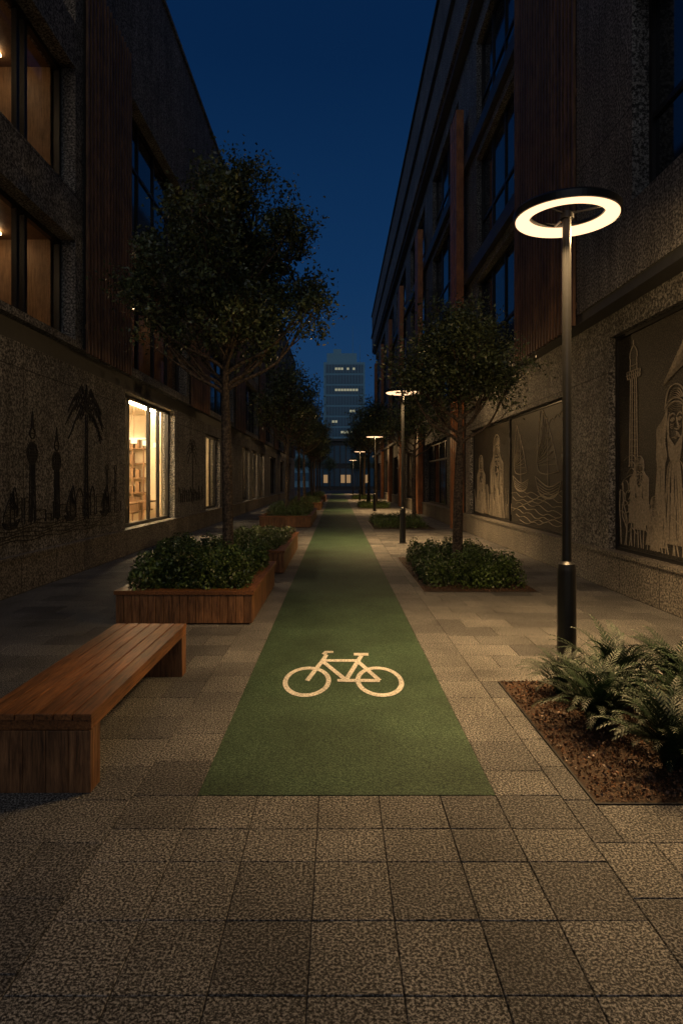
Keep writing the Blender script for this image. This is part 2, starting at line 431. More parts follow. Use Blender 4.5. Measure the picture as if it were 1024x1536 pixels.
# ---- right building
B2=empty('office_building')
wall=MB();pl=MB();fr=MB();dg=MB();sl=MB();sb=MB();band=MB();col=MB();pan=MB()
XG=4.3; XO=4.0
ops=[(3.6,8.7,5.5,8.3),(3.6,8.7,9.2,12.0),(3.6,8.7,12.9,15.6)]
facade(wall,XO,XO+.5,-3,10.72,4.45,20.5,ops)
for a,b,c,d in ops: window(fr,dg,XO+.28,a,b,c,d,[4.6,5.7,6.8,7.75],[c+1.1],.08)
band.box(XO+.02,XG+.5,-3,74,4.3,4.45)
sb.box(XO+.04,XO+.5,10.72,14.45,4.45,20.5)
yy=10.76
while yy<14.38: sl.box(XO-.05,XO+.0,yy,yy+.065,4.30,20.5); yy+=.175
for z in (4.6,8.2,12,16): sl.box(XO+.002,XO+.038,10.74,14.42,z,z+.08)
def mpanel(y0,y1,z0,z1):
    pan.box(XG+.14,XG+.30,y0,y1,z0,z1)
    t=.05
    fr.box(XG+.10,XG+.139,y0,y0+t,z0,z1); fr.box(XG+.10,XG+.139,y1-t,y1,z0,z1)
    fr.box(XG+.104,XG+.139,y0+t,y1-t,z0,z0+t); fr.box(XG+.104,XG+.139,y0+t,y1-t,z1-t,z1)
gop=[(-1,3.2,.6,3.95),(4.6,10.15,.6,3.95),(12.2,16.4,.6,3.3),(16.4,20.8,.6,3.3),(25.2,31.6,.6,3.4),(34.4,40.6,.6,3.4),(43.2,49,.6,3.4),(52,58,.6,3.4),(61,68,.6,3.4)]
facade(wall,XG,XG+.4,-3,74,.6,4.3,gop)
for k,(a,b,c,d) in enumerate(gop):
    if k in (4,6,8): window(fr,dg,XG+.25,a,b,c,d,[a+(b-a)*i/4 for i in (1,2,3)],[d-.8],.08)
    else: mpanel(a,b,c,d)
pl.box(XG-.08,XG+.4,-3,74,0,.55); pl.box(XG-.11,XG+.4,-3,74,.55,.6)
XR=4.42; zr=[(5.1,8.0),(8.9,11.9),(12.8,15.6)]
ops=[]; y=14.8
while y<72:
    for z0,z1 in zr: ops.append((y,y+5.6 if y<15 else y+6.4,z0,z1))
    y+= 6.8+.0 if y<15 else 9.0
    if 20<y<23: y=23.4
facade(wall,XR,XR+.4,14.45,74,4.45,16.4,ops)
for a,b,c,d in ops:
    window(fr,dg,XR+.22,a,b,c,d,[a+(b-a)*i/4 for i in (1,2,3)],[c+1.0],.08)
for z in (4.45,8.25,12.15): band.box(XR-.16,XR,14.5,73.9,z,z+.4)
wall.box(XO,XO+.4,14.45,74,16.4,20.5)
band.box(XO+.12,XR+.1,14.46,74,16.2,16.4)
band.box(XO-.10,XO+.4,-3,74.1,20.5,20.62)
band.box(XO-.14,XO,14.46,74,18.0,18.12)
for y in (21.6,31.9,41.2,49.8,58.8,68.5):
    for o in (0,.42,.84): col.box(XO+.0,XR-.165,y+o,y+o+.3,0,14.2)
    fr.box(XR-.163,XR-.02,y-.1,y+1.25,.61,4.29)
wall.box(XG+.8,16,-3,74,20.0,20.3); wall.box(12,16,-3,74,0,20)
wall.box(XG+.4,12,73.6,74,0,20); wall.box(XG+.4,12,-3,-2.6,0,20)
wall.obj('walls','concrete',B2); pl.obj('plinth','plinth',B2); fr.obj('window_frames','frame',B2)
dg.obj('dark_window_glass','dglass',B2); sl.obj('wood_slats','slat',B2); sb.obj('slat_backing','slatback',B2); band.obj('ledges','darkband',B2)
col.obj('wood_columns','column',B2); pan.obj('mural_panels','panel',B2)

# ------------------------------------------------------------ murals
def smooth(p,n=6):
    p=[np.array(q,float) for q in p]; o=[]
    for i in range(len(p)-1):
        a=p[max(i-1,0)];b=p[i];c=p[i+1];d=p[min(i+2,len(p)-1)]
        for k in range(n):
            t=k/n; o.append(.5*((2*b)+(-a+c)*t+(2*a-5*b+4*c-d)*t*t+(-a+3*b-3*c+d)*t**3))
    o.append(p[-1]); return o
class Mural:
    def __init__(s,x,side,rng): s.mb=MB(); s.x=x; s.side=side; s.r=rng; s.k=0
    def line(s,pts,w=.014,sm=True,d=.010):
        if sm and len(pts)>2: pts=smooth(pts)
        y0,y1,z0,z1=s.r
        pts=[(min(max(p[0],y0),y1),min(max(p[1],z0),z1)) for p in pts]
        s.k+=1; d=d+(s.k%23)*.0003
        n=len(pts); ww=[w*(.4+.6*math.sin(math.pi*min(1,max(0,(i+.6)/(n)))) ) for i in range(n)]
        L,R=ribbon(pts,ww); xt=s.x+s.side*d; xb=s.x
        for i in range(n-1):
            a,b,c,e=L[i],L[i+1],R[i+1],R[i]
            s.mb.quad((xt,a[0],a[1]),(xt,b[0],b[1]),(xt,c[0],c[1]),(xt,e[0],e[1]))
            s.mb.quad((xb,a[0],a[1]),(xb,b[0],b[1]),(xt,b[0],b[1]),(xt,a[0],a[1]))
            s.mb.quad((xb,e[0],e[1]),(xb,c[0],c[1]),(xt,c[0],c[1]),(xt,e[0],e[1]))
    def circ(s,y,z,r,w=.014,a0=0,a1=360,ry=None):
        ry=ry or r
        s.line([(y+r*math.cos(math.radians(a)),z+ry*math.sin(math.radians(a))) for a in np.linspace(a0,a1,28)],w,False)
    def man(s,y,z,k,w=.014,body=1.6,f=1):
        P=lambda q:[(y+f*a*k,z+b*k) for a,b in q]
        rr=random.Random(int(y*100))
        s.line(P([(-.40,.45),(-.44,.15),(-.40,-.05),(-.42,-.2),(-.34,-.45),(-.2,-.62),(0,-.78),(.2,-.66),(.38,-.3),(.46,.1),(.44,.45)]),w)
        for e,q in ((-.25,.85),(.14,1.0)):
            s.line(P([(e-.12*q,.1),(e-.02,.16),(e+.12*q,.1)]),w*.9); s.line(P([(e-.11*q,.09),(e,.055),(e+.12*q,.1)]),w*.5)
            s.line(P([(e-.16*q,.22),(e,.29),(e+.17*q,.2)]),w*1.3)
            s.circ(y+f*e*k,z+.105*k,.03*k,w*.7)
            for j in range(3): s.line(P([(e-.11,-.0-.05*j),(e,-.045-.05*j),(e+.12,-.0-.05*j)]),w*.4)
        for j in range(5): s.line(P([(-.34,.33+.045*j),(0,.37+.05*j),(.34,.33+.045*j)]),w*.35)
        s.line(P([(-.10,.17),(-.15,-.0),(-.22,-.13),(-.16,-.19),(-.06,-.17),(.02,-.14)]),w)
        for j in range(7): s.line(P([(-.08,-.24),(-.18+.02*j,-.30-.012*j),(-.30+.09*j,-.42)]),w*.45)
        s.line(P([(-.14,-.42),(-.05,-.44),(.06,-.41)]),w)
        for j in range(22):
            a=-.40+j*.039; s.line(P([(a,-.28-.38*(1-abs(a)/.45)),(a*.85+rr.uniform(-.03,.03),-.72-.15*(1-abs(a)*2)),(a*.6+rr.uniform(-.03,.03),-1.0-.28*(1-abs(a)*2))]),w*.5)
        for j in range(5): s.line(P([(.30+.02*j,.3-.05*j),(.36+.015*j,.0-.04*j),(.34,-.3)]),w*.4)
        for zz in (.5,.6): s.line(P([(-.55,zz-.12),(-.3,zz+.06),(0,zz+.12),(.3,zz+.06),(.55,zz-.12)]),w*1.4)
        s.line(P([(-.55,.45),(-.48,.85),(-.2,1.08),(.1,1.1),(.42,.92),(.56,.45)]),w*1.2)
        for j in range(6): s.line(P([(-.46+.07*j,.70),(-.2+.07*j,.97-.05*j),(.2+.04*j,.95-.06*j)]),w*.45)
        for sgn in (-1,1):
            q0=rr.uniform(0,3)
            for j in range(11):
                o=.48+.055*j; wv=.06*math.sin(j*.9+q0)
                s.line(P([(sgn*(.46+.02*j),.42-.03*j),(sgn*(o+.02+wv*.5),-.1),(sgn*(o+.05+wv),-.5),(sgn*(o*.85+.12-wv),-.95),(sgn*(o*.95+.1+wv),-1.4),(sgn*(o*1.1+.1-wv),-body)]),w*(1.1 if j in(0,10) else .5))
            for j in range(6): s.line(P([(sgn*.5,-.2-.16*j),(sgn*(.7),-.32-.17*j),(sgn*(1.0),-.30-.2*j)]),w*.45)
        for j in range(18):
            a=-.5+j*.059; s.line(P([(a*.4,-1.05),(a*.8+rr.uniform(-.08,.08),-1.35),(a*1.1+rr.uniform(-.08,.08),-body*.8),(a*1.35,-body-.3)]),w*.5)
mr=Mural(XG+.14,-1,(4.68,10.07,.68,3.87))
rr=random.Random(3)
mr.man(8.42,2.45,.46,.013,3.2)
mr.man(9.42,1.75,.27,.010,2.6); mr.man(8.95,1.25,.2,.008,2.4,-1); mr.man(7.2,2.1,.4,.013,3); mr.man(6.0,2.3,.42,.013,3)
def tower_art(m,y,z0,z1,w=.015,br=.2):
    H=z1-z0
    for s in (-1,1): m.line([(y+s*.11,z0),(y+s*.075,z0+H*.5),(y+s*.045,z0+H*.72)],w)
    for s in (-.5,0,.5): m.line([(y+s*.11,z0),(y+s*.045,z0+H*.72)],w*.6,False)
    cz=z0+H*.62
    m.circ(y,cz,br,w)
    for j in range(1,5): m.circ(y,cz,br*abs(math.cos(j*.4)),w*.6,ry=br)
    for j in (-.7,-.4,-.1,.2,.5): m.line([(y-br*math.cos(j*1.1),cz+j*br),(y+br*math.cos(j*1.1),cz+j*br)],w*.7,False)
    c2=z0+H*.80; m.circ(y,c2,br*.5,w)
    m.line([(y-br*.5,c2),(y+br*.5,c2)],w,False)
    m.line([(y-.03,c2+br*.5),(y,z1)],w,False); m.line([(y+.03,c2+br*.5),(y,z1)],w,False)
def minaret(m,y,z0,z1,w):
    H=z1-z0
    for s in (-1,-.4,.4,1): m.line([(y+s*.13,z0),(y+s*.09,z0+H*.70)],w if abs(s)==1 else w*.6,False)
    for q,wd in ((.70,.2),(.73,.24),(.76,.2),(.80,.12)): m.line([(y-wd,z0+H*q),(y+wd,z0+H*q)],w,False)
    for s in np.linspace(-1,1,7): m.line([(y+s*.2,z0+H*.70),(y+s*.22,z0+H*.76)],w*.7,False)
    for s in (-1,1): m.line([(y+s*.11,z0+H*.76),(y+s*.10,z0+H*.86)],w,False)
    m.line([(y-.12,z0+H*.86),(y-.1,z0+H*.91),(y,z0+H*.955),(y+.1,z0+H*.91),(y+.12,z0+H*.86)],w)
    m.line([(y,z0+H*.955),(y,z1)],w,False)
    for j in range(12): m.line([(y-.11,z0+H*(.05+j*.053)),(y+.11,z0+H*(.06+j*.053))],w*.5,False)
minaret(mr,9.6,1.9,3.8,.015)
for j in range(15):
    a=j*.07
    mr.line([(8.72-a*.4,2.98+a*.35),(8.4-a*.5,3.12+a*.5),(7.9-a*.8,3.3+a*.35),(7.4-a,3.55-a*.1)],.009)
for j in range(9): mr.line([(8.7-.06*j,3.02+.05*j),(8.62-.06*j,3.09+.06*j),(8.55-.06*j,3.05+.06*j)],.008)
for j in range(60):
    y=4.8+j*.088+rr.uniform(-.03,.03); h=rr.uniform(.3,1.0)
    mr.line([(y,.7),(y+rr.uniform(-.08,.08),.7+h*.4),(y+rr.uniform(-.12,.12),.7+h*.7),(y+rr.uniform(-.2,.2),.7+h)],.008)
for j in range(12): mr.line([(9.85+rr.uniform(-.1,.1),.9+.1*j),(9.65,.98+.1*j),(9.5,.9+.1*j)],.008)
for j in range(12): mr.circ(10.0-.12*(j%6),1.1+.16*(j%4),.12,.008,20,200)
mr.mb.obj('carved_mural','line_light',B2)
m2=Mural(XG+.14,-1,(12.28,20.72,.68,3.22))
m2.man(17.85,2.2,.68,.022,2.4)
m2.man(19.8,1.9,.5,.02,2.2)
def boat(m,y,z,k,w):
    m.line([(y-k,z+.35*k),(y-.7*k,z),(y,z-.12*k),(y+.7*k,z),(y+1.15*k,z+.5*k)],w*1.5)
    m.line([(y-k,z+.35*k),(y,z+.2*k),(y+1.15*k,z+.5*k)],w)
    for j in range(4): m.line([(y-.85*k,z+.25*k-.07*j*k),(y,z+.12*k-.07*j*k),(y+.9*k,z+.3*k-.08*j*k)],w*.6)
    m.line([(y,z+.2*k),(y+.05*k,z+2.1*k)],w*1.3,False)
    m.line([(y-.8*k,z+.6*k),(y-.3*k,z+1.5*k),(y+.55*k,z+2.5*k)],w*1.3)
    m.line([(y-.8*k,z+.6*k),(y+.3*k,z+.55*k),(y+.9*k,z+.75*k),(y+.85*k,z+1.6*k),(y+.55*k,z+2.5*k)],w)
    for j in range(9):
        t=.1+j*.095; m.line([(y-.8*k+1.35*k*t,z+.6*k+1.9*k*t),(y+.1*k+.5*k*t,z+.7*k+1.0*k*t),(y+.9*k,z+.75*k+.5*k*t)],w*.45)
boat(m2,13.5,1.4,.78,.020); boat(m2,15.5,1.5,.62,.020)
for j in range(9):
    z=.74+j*.085
    m2.line([(12.3+i*.30,z+.035*math.sin(i*1.9+j*2.3)+.05*math.sin(i*.5+j)) for i in range(12+(j*5)%4)],.013)
for j in range(46):
    y=16.4+j*.093; m2.line([(y,.7),(y+rr.uniform(-.1,.1),1.0),(y+rr.uniform(-.15,.15),1.0+rr.random()*.6)],.012)
for j in range(5): m2.line([(12.5+j*.3,3.0-.05*j),(12.65+j*.3,3.08-.05*j),(12.8+j*.3,3.0-.05*j)],.014)
m2.mb.obj('carved_mural','line_light',B2)
for (a,b) in ((34.5,40.5),(52.1,57.9)):
    m3=Mural(XG+.14,-1,(a+.08,b-.08,.68,3.32)); m3.man(a+1.6,2.2,.6,.03,2.2); boat(m3,a+4.2,1.4,.7,.03)
    for j in range(8): m3.line([(a+.2+i*.5,.75+j*.08+.04*math.sin(i+j)) for i in range(12)],.02)
    m3.mb.obj('carved_mural','line_light',B2)
ml=Mural(X,1,(6.5,14.3,.75,3.6))
def art_left(ml):
    tower_art(ml,10.08,1.05,2.78,.026,br=.17); tower_art(ml,10.95,1.05,2.6,.026,br=.17)
    py,pz=12.25,3.0
    for s in (-1,1): ml.line([(py+s*.09,.95),(py+s*.05,2.0),(py+s*.04,2.95)],.03)
    for j in range(18): ml.line([(py-.07,1.0+j*.105),(py,1.05+j*.105),(py+.07,1.0+j*.105)],.022)
    for k in range(9):
        a=math.radians(-30+k*240/8); r=.8
        ex,ez=math.cos(a)*r,math.sin(a)*r*.62
        pts=smooth([(py,pz),(py+ex*.5,pz+ez*.75+.14),(py+ex,pz+ez-.16)],5)
        ml.line(pts,.028,False)
        for i in range(2,len(pts)):
            q=pts[i]
            for s in (-1,1): ml.line([(q[0],q[1]),(q[0]+ex*.12+s*.05,q[1]-.12+.04*s)],.018,False)
    rr=random.Random(5)
    y=6.6
    while y<14.1:
        w=rr.uniform(.16,.40); h=rr.uniform(.10,.42); z=1.02
        ml.line([(y,z),(y,z+h),(y+w,z+h),(y+w,z)],.018,False)
        for j in range(int(h/.10)): ml.line([(y,z+.05+j*.10),(y+w,z+.05+j*.10)],.012,False)
        if rr.random()<.3: ml.line([(y,z+h),(y+w*.5,z+h+.16),(y+w,z+h)],.018)
        y+=w+rr.uniform(.0,.12)
    for j in range(5): ml.line([(6.6+i*.3,1.0-j*.055+.02*math.sin(i*1.7+j)) for i in range(26)],.012)
    for by in (9.4,11.5,13.2): boat(ml,by,1.0,.24,.012)
    for k in range(2):
        y=13.35+k*.5
        for s in (-1,1): ml.line([(y+s*.05,1),(y+s*.035,1.9)],.018,False)
        ml.circ(y,1.95,.07,.018)
art_left(ml); ml.mb.obj('carved_mural','line_dark',B)
ml2=Mural(X,1,(19.2,23,.75,3.4))
for k in range(9):
    a=math.radians(-35+k*31); ml2.line([(21.2,2.6),(21.2+math.cos(a)*.35,2.75+math.sin(a)*.3),(21.2+math.cos(a)*.75,2.5+math.sin(a)*.5)],.04)
ml2.line([(21.2,.9),(21.25,1.8),(21.2,2.6)],.07)
for j in range(14): ml2.line([(19.4+j*.25,1),(19.4+j*.25,1.2+.3*random.random()),(19.6+j*.25,1.2),(19.6+j*.25,1)],.02,False)
ml2.mb.obj('carved_mural','line_dark',B)

# ------------------------------------------------------------ street lamps
def street_lamp(x,y,nl=3,WS=1500,WP=120,H=4.06,R=.455):
    L=empty('street_lamp'); L.location=(x,y,0)
    p=MB(); p.rev([(0.001,0),(.13,0),(.13,.012),(.085,.02),(.08,.9),(.075,.95),(.042,.975),(.037,H-.03),(.03,H+.02),(.001,H+.02)],(0,0,0),24,False)
    for k in range(4):
        a=math.pi/4+k*math.pi/2; p.rev([(.001,.028),(.012,.028),(.012,.012)],(.105*math.cos(a),.105*math.sin(a),0),6,False)
    p.obj('post','steel',L,smooth=False)
    h=MB(); h.rev([(R+.006,.045),(R-.012,.065),(R-.13,.065),(R-.14,.045),(R-.14,.028),(R-.012,.028),(R-.012,-.018),(R+.006,-.018)],(0,0,H),72)
    h.rev([(.001,-.03),(.06,-.03),(.06,.03),(.001,.03)],(0,0,H+.005),24,False)
    h.obj('ring_housing','steel',L,smooth=False)
    s=MB()
    for k in range(3):
        a=math.pi/2+k*2*math.pi/3
        s.tube([(.05*math.cos(a),.05*math.sin(a),H+.02),((R-.1)*math.cos(a),(R-.1)*math.sin(a),H+.036)],[.010,.010],6)
    s.obj('support_arms','steel',L)
    d=MB(); d.rev([(R-.014,.026),(R-.014,-.024),(R-.022,-.03),(R-.115,-.03),(R-.127,-.02),(R-.127,.026)],(0,0,H),72)
    d.obj('light_ring','lampglow',L)
    for k in range(nl):
        a=math.radians(10)+k*2*math.pi/nl
        pos_=((R-.07)*math.cos(a),(R-.07)*math.sin(a),H-.050)
        for kind in ('SPOT','POINT'):
            if kind=='POINT' and k>0: continue
            li=bpy.data.lights.new('ring_bulb',kind); li.energy=WS/nl if kind=='SPOT' else WP
            li.color=(1,.62,.27); li.shadow_soft_size=.014
            if kind=='SPOT': li.spot_size=math.radians(116); li.spot_blend=1.0
            lo=bpy.data.objects.new('ring_bulb',li); COL.objects.link(lo); lo.parent=L; lo.location=pos_
    return L
for x,y,nl in ((2.05,5.73,7),(1.75,17.2,5),(2.02,34.8,1),(1.85,53,1),(1.85,76,1)): street_lamp(x,y,nl)

# ------------------------------------------------------------ bench
def park_bench(x0,x1,y0,y1,h=.43):
    P=empty('park_bench'); s=MB(); n=6; w=(x1-x0)/n
    for i in range(n): s.box(x0+i*w+.003,x0+(i+1)*w-.003,y0,y1,h-.035,h)
    s.obj('seat_slats','bench',P,bevel=.004)
    a=MB(); a.box(x0+.006,x1-.006,y0+.012,y0+.05,h-.09,h-.037); a.box(x0+.006,x1-.006,y1-.05,y1-.012,h-.09,h-.037)
    a.box(x0+.006,x0+.045,y0+.05,y1-.05,h-.09,h-.037); a.box(x1-.045,x1-.006,y0+.05,y1-.05,h-.09,h-.037)
    a.obj('apron_frame','bench',P,bevel=.003)
    for nm,ya in (('leg_panel',y0+.004),('leg_panel',y1-.15)):
        l=MB(); m=5; pw=(x1-x0-.012)/m
        for i in range(m): l.box(x0+.006+i*pw+.001,x0+.006+(i+1)*pw-.001,ya,ya+.03,.0,h-.092); l.box(x0+.006+i*pw+.001,x0+.006+(i+1)*pw-.001,ya+.11,ya+.14,.0,h-.092)
        l.box(x0+.008,x0+.04,ya+.032,ya+.108,0,h-.092); l.box(x1-.04,x1-.008,ya+.032,ya+.108,0,h-.092)
        l.obj(nm,'plank',P,bevel=.003)
park_bench(-1.96,-1.33,3.47,5.67)

# ------------------------------------------------------------ planters + shrubs
def shrub_mesh(x0,x1,y0,y1,z0,h,n,L=.045,seed=1):
    rs=np.random.RandomState(seed)
    gx=max(2,int(round((x1-x0)/.30))); gy=max(2,int(round((y1-y0)/.30))); bc=[]
    for i in range(gx):
        for j in range(gy): bc.append((x0+(i+.5+rs.uniform(-.35,.35))*(x1-x0)/gx,y0+(j+.5+rs.uniform(-.35,.35))*(y1-y0)/gy))
    bc=np.array(bc); k=len(bc); br=rs.uniform(.18,.30,k); bh=rs.uniform(.62,1.08,k)*h
    idx=rs.randint(0,k,n)
    d=rs.normal(size=(n,3)); d/=np.linalg.norm(d,axis=1)[:,None]; d[:,2]=np.abs(d[:,2])
    rad=rs.uniform(.5,1.08,n)[:,None]**.6
    c=np.empty((n,3)); c[:,:2]=bc[idx]+d[:,:2]*br[idx][:,None]*rad; c[:,2]=z0+d[:,2]*bh[idx]*rad[:,0]+rs.normal(0,.02,n)
    ok=(c[:,0]>x0-.1)&(c[:,0]<x1+.1)
    return leaf_mesh('foliage',c[ok],L,L*.55,'shrub',-.3)
def planter(x0,x1,y0,y1,h=.40,seed=1,n=16000,hs=.42):
    P=empty('planter_box'); w=MB(); t=.03
    def planks(a0,a1,fixed0,fixed1,axis):
        m=max(2,int(round((a1-a0)/.095))); pw=(a1-a0)/m
        for i in range(m):
            a=a0+i*pw+.0025; b=a0+(i+1)*pw-.0025
            if axis=='x': w.box(a,b,fixed0,fixed1,.02,h-.05)
            else: w.box(fixed0,fixed1,a,b,.02,h-.05)
    planks(x0+.02,x1-.02,y0+.012,y0+.012+t,'x'); planks(x0+.02,x1-.02,y1-.012-t,y1-.012,'x')
    planks(y0+.05,y1-.05,x0+.02,x0+.02+t,'y'); planks(y0+.05,y1-.05,x1-.02-t,x1-.02,'y')
    w.obj('side_planks','plank',P,bevel=.002)
    c=MB(); r=.17
    c.box(x0,x1,y0,y0+r,h-.048,h); c.box(x0,x1,y1-r,y1,h-.048,h)
    for i in range(2):
        c.box(x0+.004+i*r/2,x0+(i+1)*r/2,y0+r+.003,y1-r-.003,h-.048,h-.001); c.box(x1-(i+1)*r/2,x1-.004-i*r/2,y0+r+.003,y1-r-.003,h-.048,h-.001)
    c.obj('top_rim','bench',P,bevel=.004)
    i=MB(); i.box(x0+.06,x1-.06,y0+.06,y1-.06,.0,h-.06); i.obj('soil','soil',P)
    addme('shrub_foliage',shrub_mesh(x0+r,x1-r,y0+r,y1-r,h-.06,hs,n,.05,seed),P)
planter(-2.62,-.98,7.5,10.25,.40,2,34000,.54)
planter(-2.5,-.95,11.6,15.8,.42,3,16000,.25)
planter(-2.8,-.92,22.8,29.5,.42,4,14000,.45)
planter(-2.8,-.92,36,42,.42,5,8000,.4); planter(-2.8,-.92,50,56,.42,6,6000,.4)
addme('shrub',shrub_mesh(1.5,2.92,10.1,13.5,0,.52,36000,.05,9))
for i,(a,b) in enumerate(((22.3,26.7),(38.3,42.7),(56.3,60.7))): addme('shrub',shrub_mesh(1.4,3.1,a,b,0,.42,8000,.06,12+i))

# ------------------------------------------------------------ trees
def tree_meshes(lobes,trunk_h,rt,nclu,nleaf,leafL,seed,sig=.13):
    rs=np.random.RandomState(seed); rr=random.Random(seed); b=MB(); C=[]
    top=max(l[2] for l in lobes)
    nseg=12; tp=[]; ph=rr.uniform(0,6)
    for i in range(nseg+1):
        t=i/nseg; tp.append((.05*math.sin(t*4+ph)*t*1.5,.05*math.cos(t*3+ph)*t*1.5,t*top*.93))
    tr=[rt*(1.35 if i==0 else 1)*(1-.35*i/nseg if i/nseg*top<trunk_h else max(.12,(1-.35*trunk_h/top)*(1-(i/nseg-trunk_h/top)/(1-trunk_h/top))*.85)) for i in range(nseg+1)]
    b.tube(tp,tr,10)
    def tpt(z):
        z=max(0,min(z,top*.93)); k=z/(top*.93)*nseg; i=min(int(k),nseg-1); f=k-i
        return np.array(tp[i])*(1-f)+np.array(tp[i+1])*f
    for (lx,ly,lz,r) in lobes:
        ctr=np.array([lx,ly,lz]); d=math.hypot(lx,ly)
        st=tpt(max(trunk_h*.92,lz-.55*d-.75*r-.2)); 
        mid=st*.5+ctr*.5+np.array([lx*.12,ly*.12,-.12]); 
        path=[st,st*.75+mid*.25+np.array([0,0,.03]),mid,ctr,ctr+(ctr-mid)*.45*r]
        path=smooth(path,3); n=len(path)
        b.tube([tuple(p) for p in path],[max(.009,rt*.42*(1-i/n)) for i in range(n)],6)
        k=int(nclu*(r**2.4))
        for _ in range(k):
            v=rs.normal(size=3); v/=np.linalg.norm(v); q=ctr+v*r*(rs.uniform()**.42)*np.array([1,1,.85])*rs.uniform(.85,1.12)
            s0=path[rr.randrange(n//3,n)]; m=(np.array(s0)+q)/2+rs.normal(0,.05,3)
            b.tube([tuple(s0),tuple(m),tuple(q)],[.014,.009,.004],4,False)
            nl=int(nleaf*rs.uniform(.5,1.3)); sg=sig*rs.uniform(.7,1.3)
            dirv=(q-s0); dirv/=max(1e-6,np.linalg.norm(dirv))
            P=q+rs.normal(size=(nl,3))*sg*np.array([1,1,.75])+dirv*rs.normal(size=(nl,1))*sg*.8
            C.append(P)
    C=np.concatenate(C)
    me=bpy.data.meshes.new('trunk'); me.from_pydata(b.v,[],b.f); me.update(); me.materials.append(M['bark'])
    me.polygons.foreach_set('use_smooth',[True]*len(me.polygons))
    return me,leaf_mesh('leaves',C,leafL,leafL*.5,'leaf',.3)
def tree(ms,x,y,z=0,rz=0,s=1):
    T=empty('tree'); T.location=(x,y,z); T.rotation_euler[2]=rz; T.scale=(s,)*3
    for nm,m in zip(('trunk_and_limbs','crown_leaves'),ms):
        o=bpy.data.objects.new(nm,m); COL.objects.link(o); o.parent=T
big=[(0.05,0,6.0,.62),(.35,.25,5.75,.6),(-.45,.1,5.55,.65),(.75,-.1,5.35,.58),(-.95,0,4.85,.6),(-.35,-.4,4.8,.7),(.3,.5,4.9,.75),(.85,.3,4.7,.55),(1.2,-.1,4.45,.42),
     (-1.15,.2,4.25,.48),(-.6,.3,4.1,.55),(.15,-.35,4.15,.6),(.75,.0,4.05,.48),(-.2,-.9,5.2,.55),(.1,1.0,5.3,.6),(-.1,.9,4.3,.5),(-1.35,-.1,4.55,.35),(1.05,.2,5.25,.35)]
near=[(a,b,c-.25,d) for a,b,c,d in big]+[(1.2,0,3.9,.36),(-1.0,.0,3.75,.38),(.4,.2,3.55,.38),(-1.2,.2,5.0,.32)]
TB=tree_meshes(near,2.7,.085,58,150,.07,11,.11)
tree(TB,-1.60,9.4,.22)
rnd=[(0,0,4.35,.62),(.4,.1,4.2,.5),(-.45,0,4.15,.52),(.75,0,3.75,.5),(-.78,.1,3.7,.48),(0,-.45,3.85,.62),(.1,.55,3.9,.6),(.4,-.3,3.35,.48),(-.4,.3,3.3,.5),(.9,.2,3.3,.36),(-.85,-.2,3.3,.36),(0,0,3.5,.6)]
TR=tree_meshes(rnd,2.2,.095,82,128,.065,23,.12)
tree(TR,2.12,11.3,0)
TM=tree_meshes([(a*.95,b*.95,c-.2,d) for a,b,c,d in big],2.3,.085,34,60,.11,31,.16)
TM2=tree_meshes([(a,b,c,d) for a,b,c,d in rnd],2.2,.08,40,60,.10,37,.15)
for i,(x,y,s) in enumerate(((-1.98,25.2,1.0),(-1.95,32.5,.95),(-2.0,39,1.05),(-1.85,46,.95),(-1.95,53,1.0),(-1.9,61,1.0),(-1.9,70,1.05))): tree(TM,x,y,.2,i*1.3+.4,s)
for i,(x,y,s) in enumerate(((3.0,25,1.1),(2.4,40,1.42),(2.35,48.5,1.45),(2.4,57.5,1.5),(2.5,67,1.6))): tree(TM2,x,y,0,i*1.7,s)

# ------------------------------------------------------------ ferns
def fern(x,y,s,seed):
    rs=random.Random(seed); V=[];Q=[]
    def quad(a,b,c,d):
        n=len(V); V.extend([tuple(a),tuple(b),tuple(c),tuple(d)]); Q.append((n,n+1,n+2,n+3))
    for k in range(78):
        az=rs.uniform(0,2*math.pi); L=s*rs.uniform(.38,.66); el=math.radians(rs.uniform(42,88)); curl=math.radians(rs.uniform(55,95))
        d=Vector((math.cos(az),math.sin(az),0)); side=Vector((-math.sin(az),math.cos(az),0))
        p=Vector((rs.uniform(-.05,.05),rs.uniform(-.05,.05),0)); n=22; prev=p.copy()
        for i in range(n):
            t=i/n; e=el-t*t*curl; p=prev+(d*math.cos(e)+Vector((0,0,1))*math.sin(e))*(L/n)
            up=(d*-math.sin(e)+Vector((0,0,1))*math.cos(e))
            w=.003*(1-t)+.001; quad(prev-side*w,prev+side*w,p+side*w,p-side*w)
            ll=.07*s*math.sin(math.pi*min(1,t*.85+.14))+.012
            for sg in (-1,1):
                dr=(side*sg*.65+(p-prev).normalized()*.8+up*.15).normalized(); tip=p+dr*ll-Vector((0,0,.010)); md=p+dr*ll*.45
                ww=(p-prev).normalized()*.0075*s
                quad(p,md+ww,tip,md-ww)
            prev=p
    me=npmesh('fern',np.array(V),np.array(Q),'fern'); addme('fern_plant',me,None,(x,y,0))
for i,(x,y,s) in enumerate(((1.80,4.4,1.0),(2.14,4.9,1.1),(1.98,3.78,1.0),(2.45,4.3,1.1),(2.66,4.95,1.05),(2.55,3.7,1.0),(3.1,4.5,1.1),(1.78,5.05,.75),(3.2,3.9,1.1),(3.5,5.0,1.1))): fern(x,y,s,50+i)

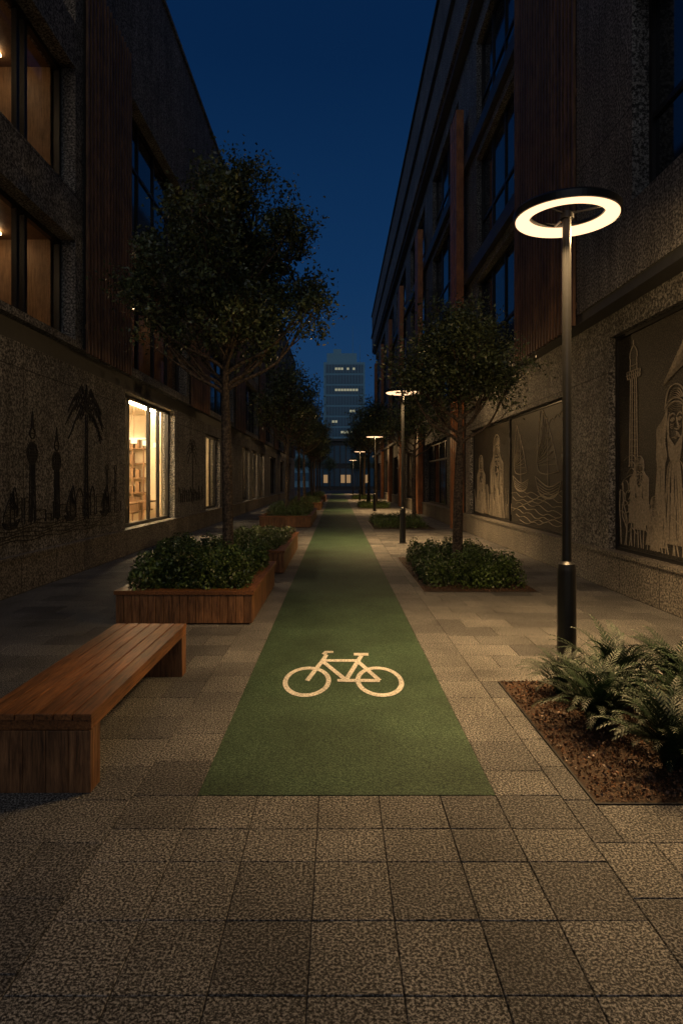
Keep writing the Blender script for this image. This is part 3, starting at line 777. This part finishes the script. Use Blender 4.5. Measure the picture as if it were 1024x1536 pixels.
# ------------------------------------------------------------ distance
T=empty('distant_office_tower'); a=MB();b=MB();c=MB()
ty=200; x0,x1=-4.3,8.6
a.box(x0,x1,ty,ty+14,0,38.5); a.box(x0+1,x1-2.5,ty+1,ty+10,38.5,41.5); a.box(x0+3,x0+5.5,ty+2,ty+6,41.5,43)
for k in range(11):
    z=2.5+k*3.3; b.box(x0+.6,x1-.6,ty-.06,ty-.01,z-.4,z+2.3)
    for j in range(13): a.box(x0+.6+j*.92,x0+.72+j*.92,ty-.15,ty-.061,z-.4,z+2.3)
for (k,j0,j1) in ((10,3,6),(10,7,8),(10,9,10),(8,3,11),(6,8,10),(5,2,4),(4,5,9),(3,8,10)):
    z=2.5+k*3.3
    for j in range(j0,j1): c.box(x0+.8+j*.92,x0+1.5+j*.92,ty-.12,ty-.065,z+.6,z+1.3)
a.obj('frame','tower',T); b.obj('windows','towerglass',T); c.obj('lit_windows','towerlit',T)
d=MB(); d.tube([(x0+9.2,ty+5,38.4),(x0+9.2,ty+5,51)],[.12,.04],6); d.tube([(x0+11.5,ty+5,38.4),(x0+11.5,ty+5,45)],[.1,.04],6); d.obj('antenna','tower',T)
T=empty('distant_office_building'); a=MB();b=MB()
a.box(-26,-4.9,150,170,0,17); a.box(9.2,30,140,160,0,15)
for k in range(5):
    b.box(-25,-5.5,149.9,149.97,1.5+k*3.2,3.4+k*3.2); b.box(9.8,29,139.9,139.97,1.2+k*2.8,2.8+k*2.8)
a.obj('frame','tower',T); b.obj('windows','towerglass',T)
T=empty('low_pavilion_building'); a=MB();b=MB();c=MB()
a.box(-5,7,112,120,0,8.5); a.box(-5.4,7.4,111.4,120,8.5,8.9)
for k in range(2):
    b.box(-4.6,6.6,111.9,111.97,.6+k*4,3.7+k*4)
    for j in range(12): a.box(-4.6+j,-4.45+j,111.7,111.89,.3+k*4,4+k*4)
for j in (2,5,6,9): c.box(-4.4+j,-3.7+j,111.84,111.895,1.2,2.6)
a.obj('frame','darkband',T); b.obj('windows','towerglass',T); c.obj('lit_windows','warmlit',T)
for i,(x,y) in enumerate(((-3.6,92),(3.8,92),(-6,100),(6.5,99),(-1.2,106),(2.9,107))): tree(TM2,x,y,0,i*2.1,1.15)

# ------------------------------------------------------------ world, sun, camera
w=bpy.data.worlds.new('World'); scene.world=w; w.use_nodes=True; nt=w.node_tree
bg=nt.nodes['Background']; tc=nt.nodes.new('ShaderNodeTexCoord'); sp=nt.nodes.new('ShaderNodeSeparateXYZ')
nt.links.new(tc.outputs['Generated'],sp.inputs[0])
skyc=ramp(nt,sp.outputs[2],[(0.0,(.018,.054,.105)),(.12,(.010,.042,.112)),(.30,(.005,.030,.095)),(.55,(.0022,.017,.062)),(1,(.0015,.010,.042))])
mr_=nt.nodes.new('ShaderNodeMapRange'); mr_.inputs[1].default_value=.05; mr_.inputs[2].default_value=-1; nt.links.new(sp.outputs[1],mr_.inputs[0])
c2=mix(nt,mr_.outputs[0],skyc,(.22,.225,.24))  # brighter grey sky behind the camera, out of view, added as soft fill
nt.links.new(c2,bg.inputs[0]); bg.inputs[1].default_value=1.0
s=bpy.data.lights.new('sun','SUN'); s.energy=.09; s.angle=math.radians(25); s.color=(1,.97,.94)
so=bpy.data.objects.new('sun',s); COL.objects.link(so); so.rotation_euler=(math.radians(38),0,math.radians(8))
cam=bpy.data.cameras.new('camera'); co=bpy.data.objects.new('camera',cam); COL.objects.link(co)
co.location=(0,0,1.7); co.rotation_euler=(math.pi/2,0,0); cam.lens=22.5; cam.sensor_width=36; cam.sensor_fit='AUTO'
cam.shift_x=.004; cam.shift_y=-.03125; cam.clip_end=3000; cam.clip_start=.05
scene.camera=co
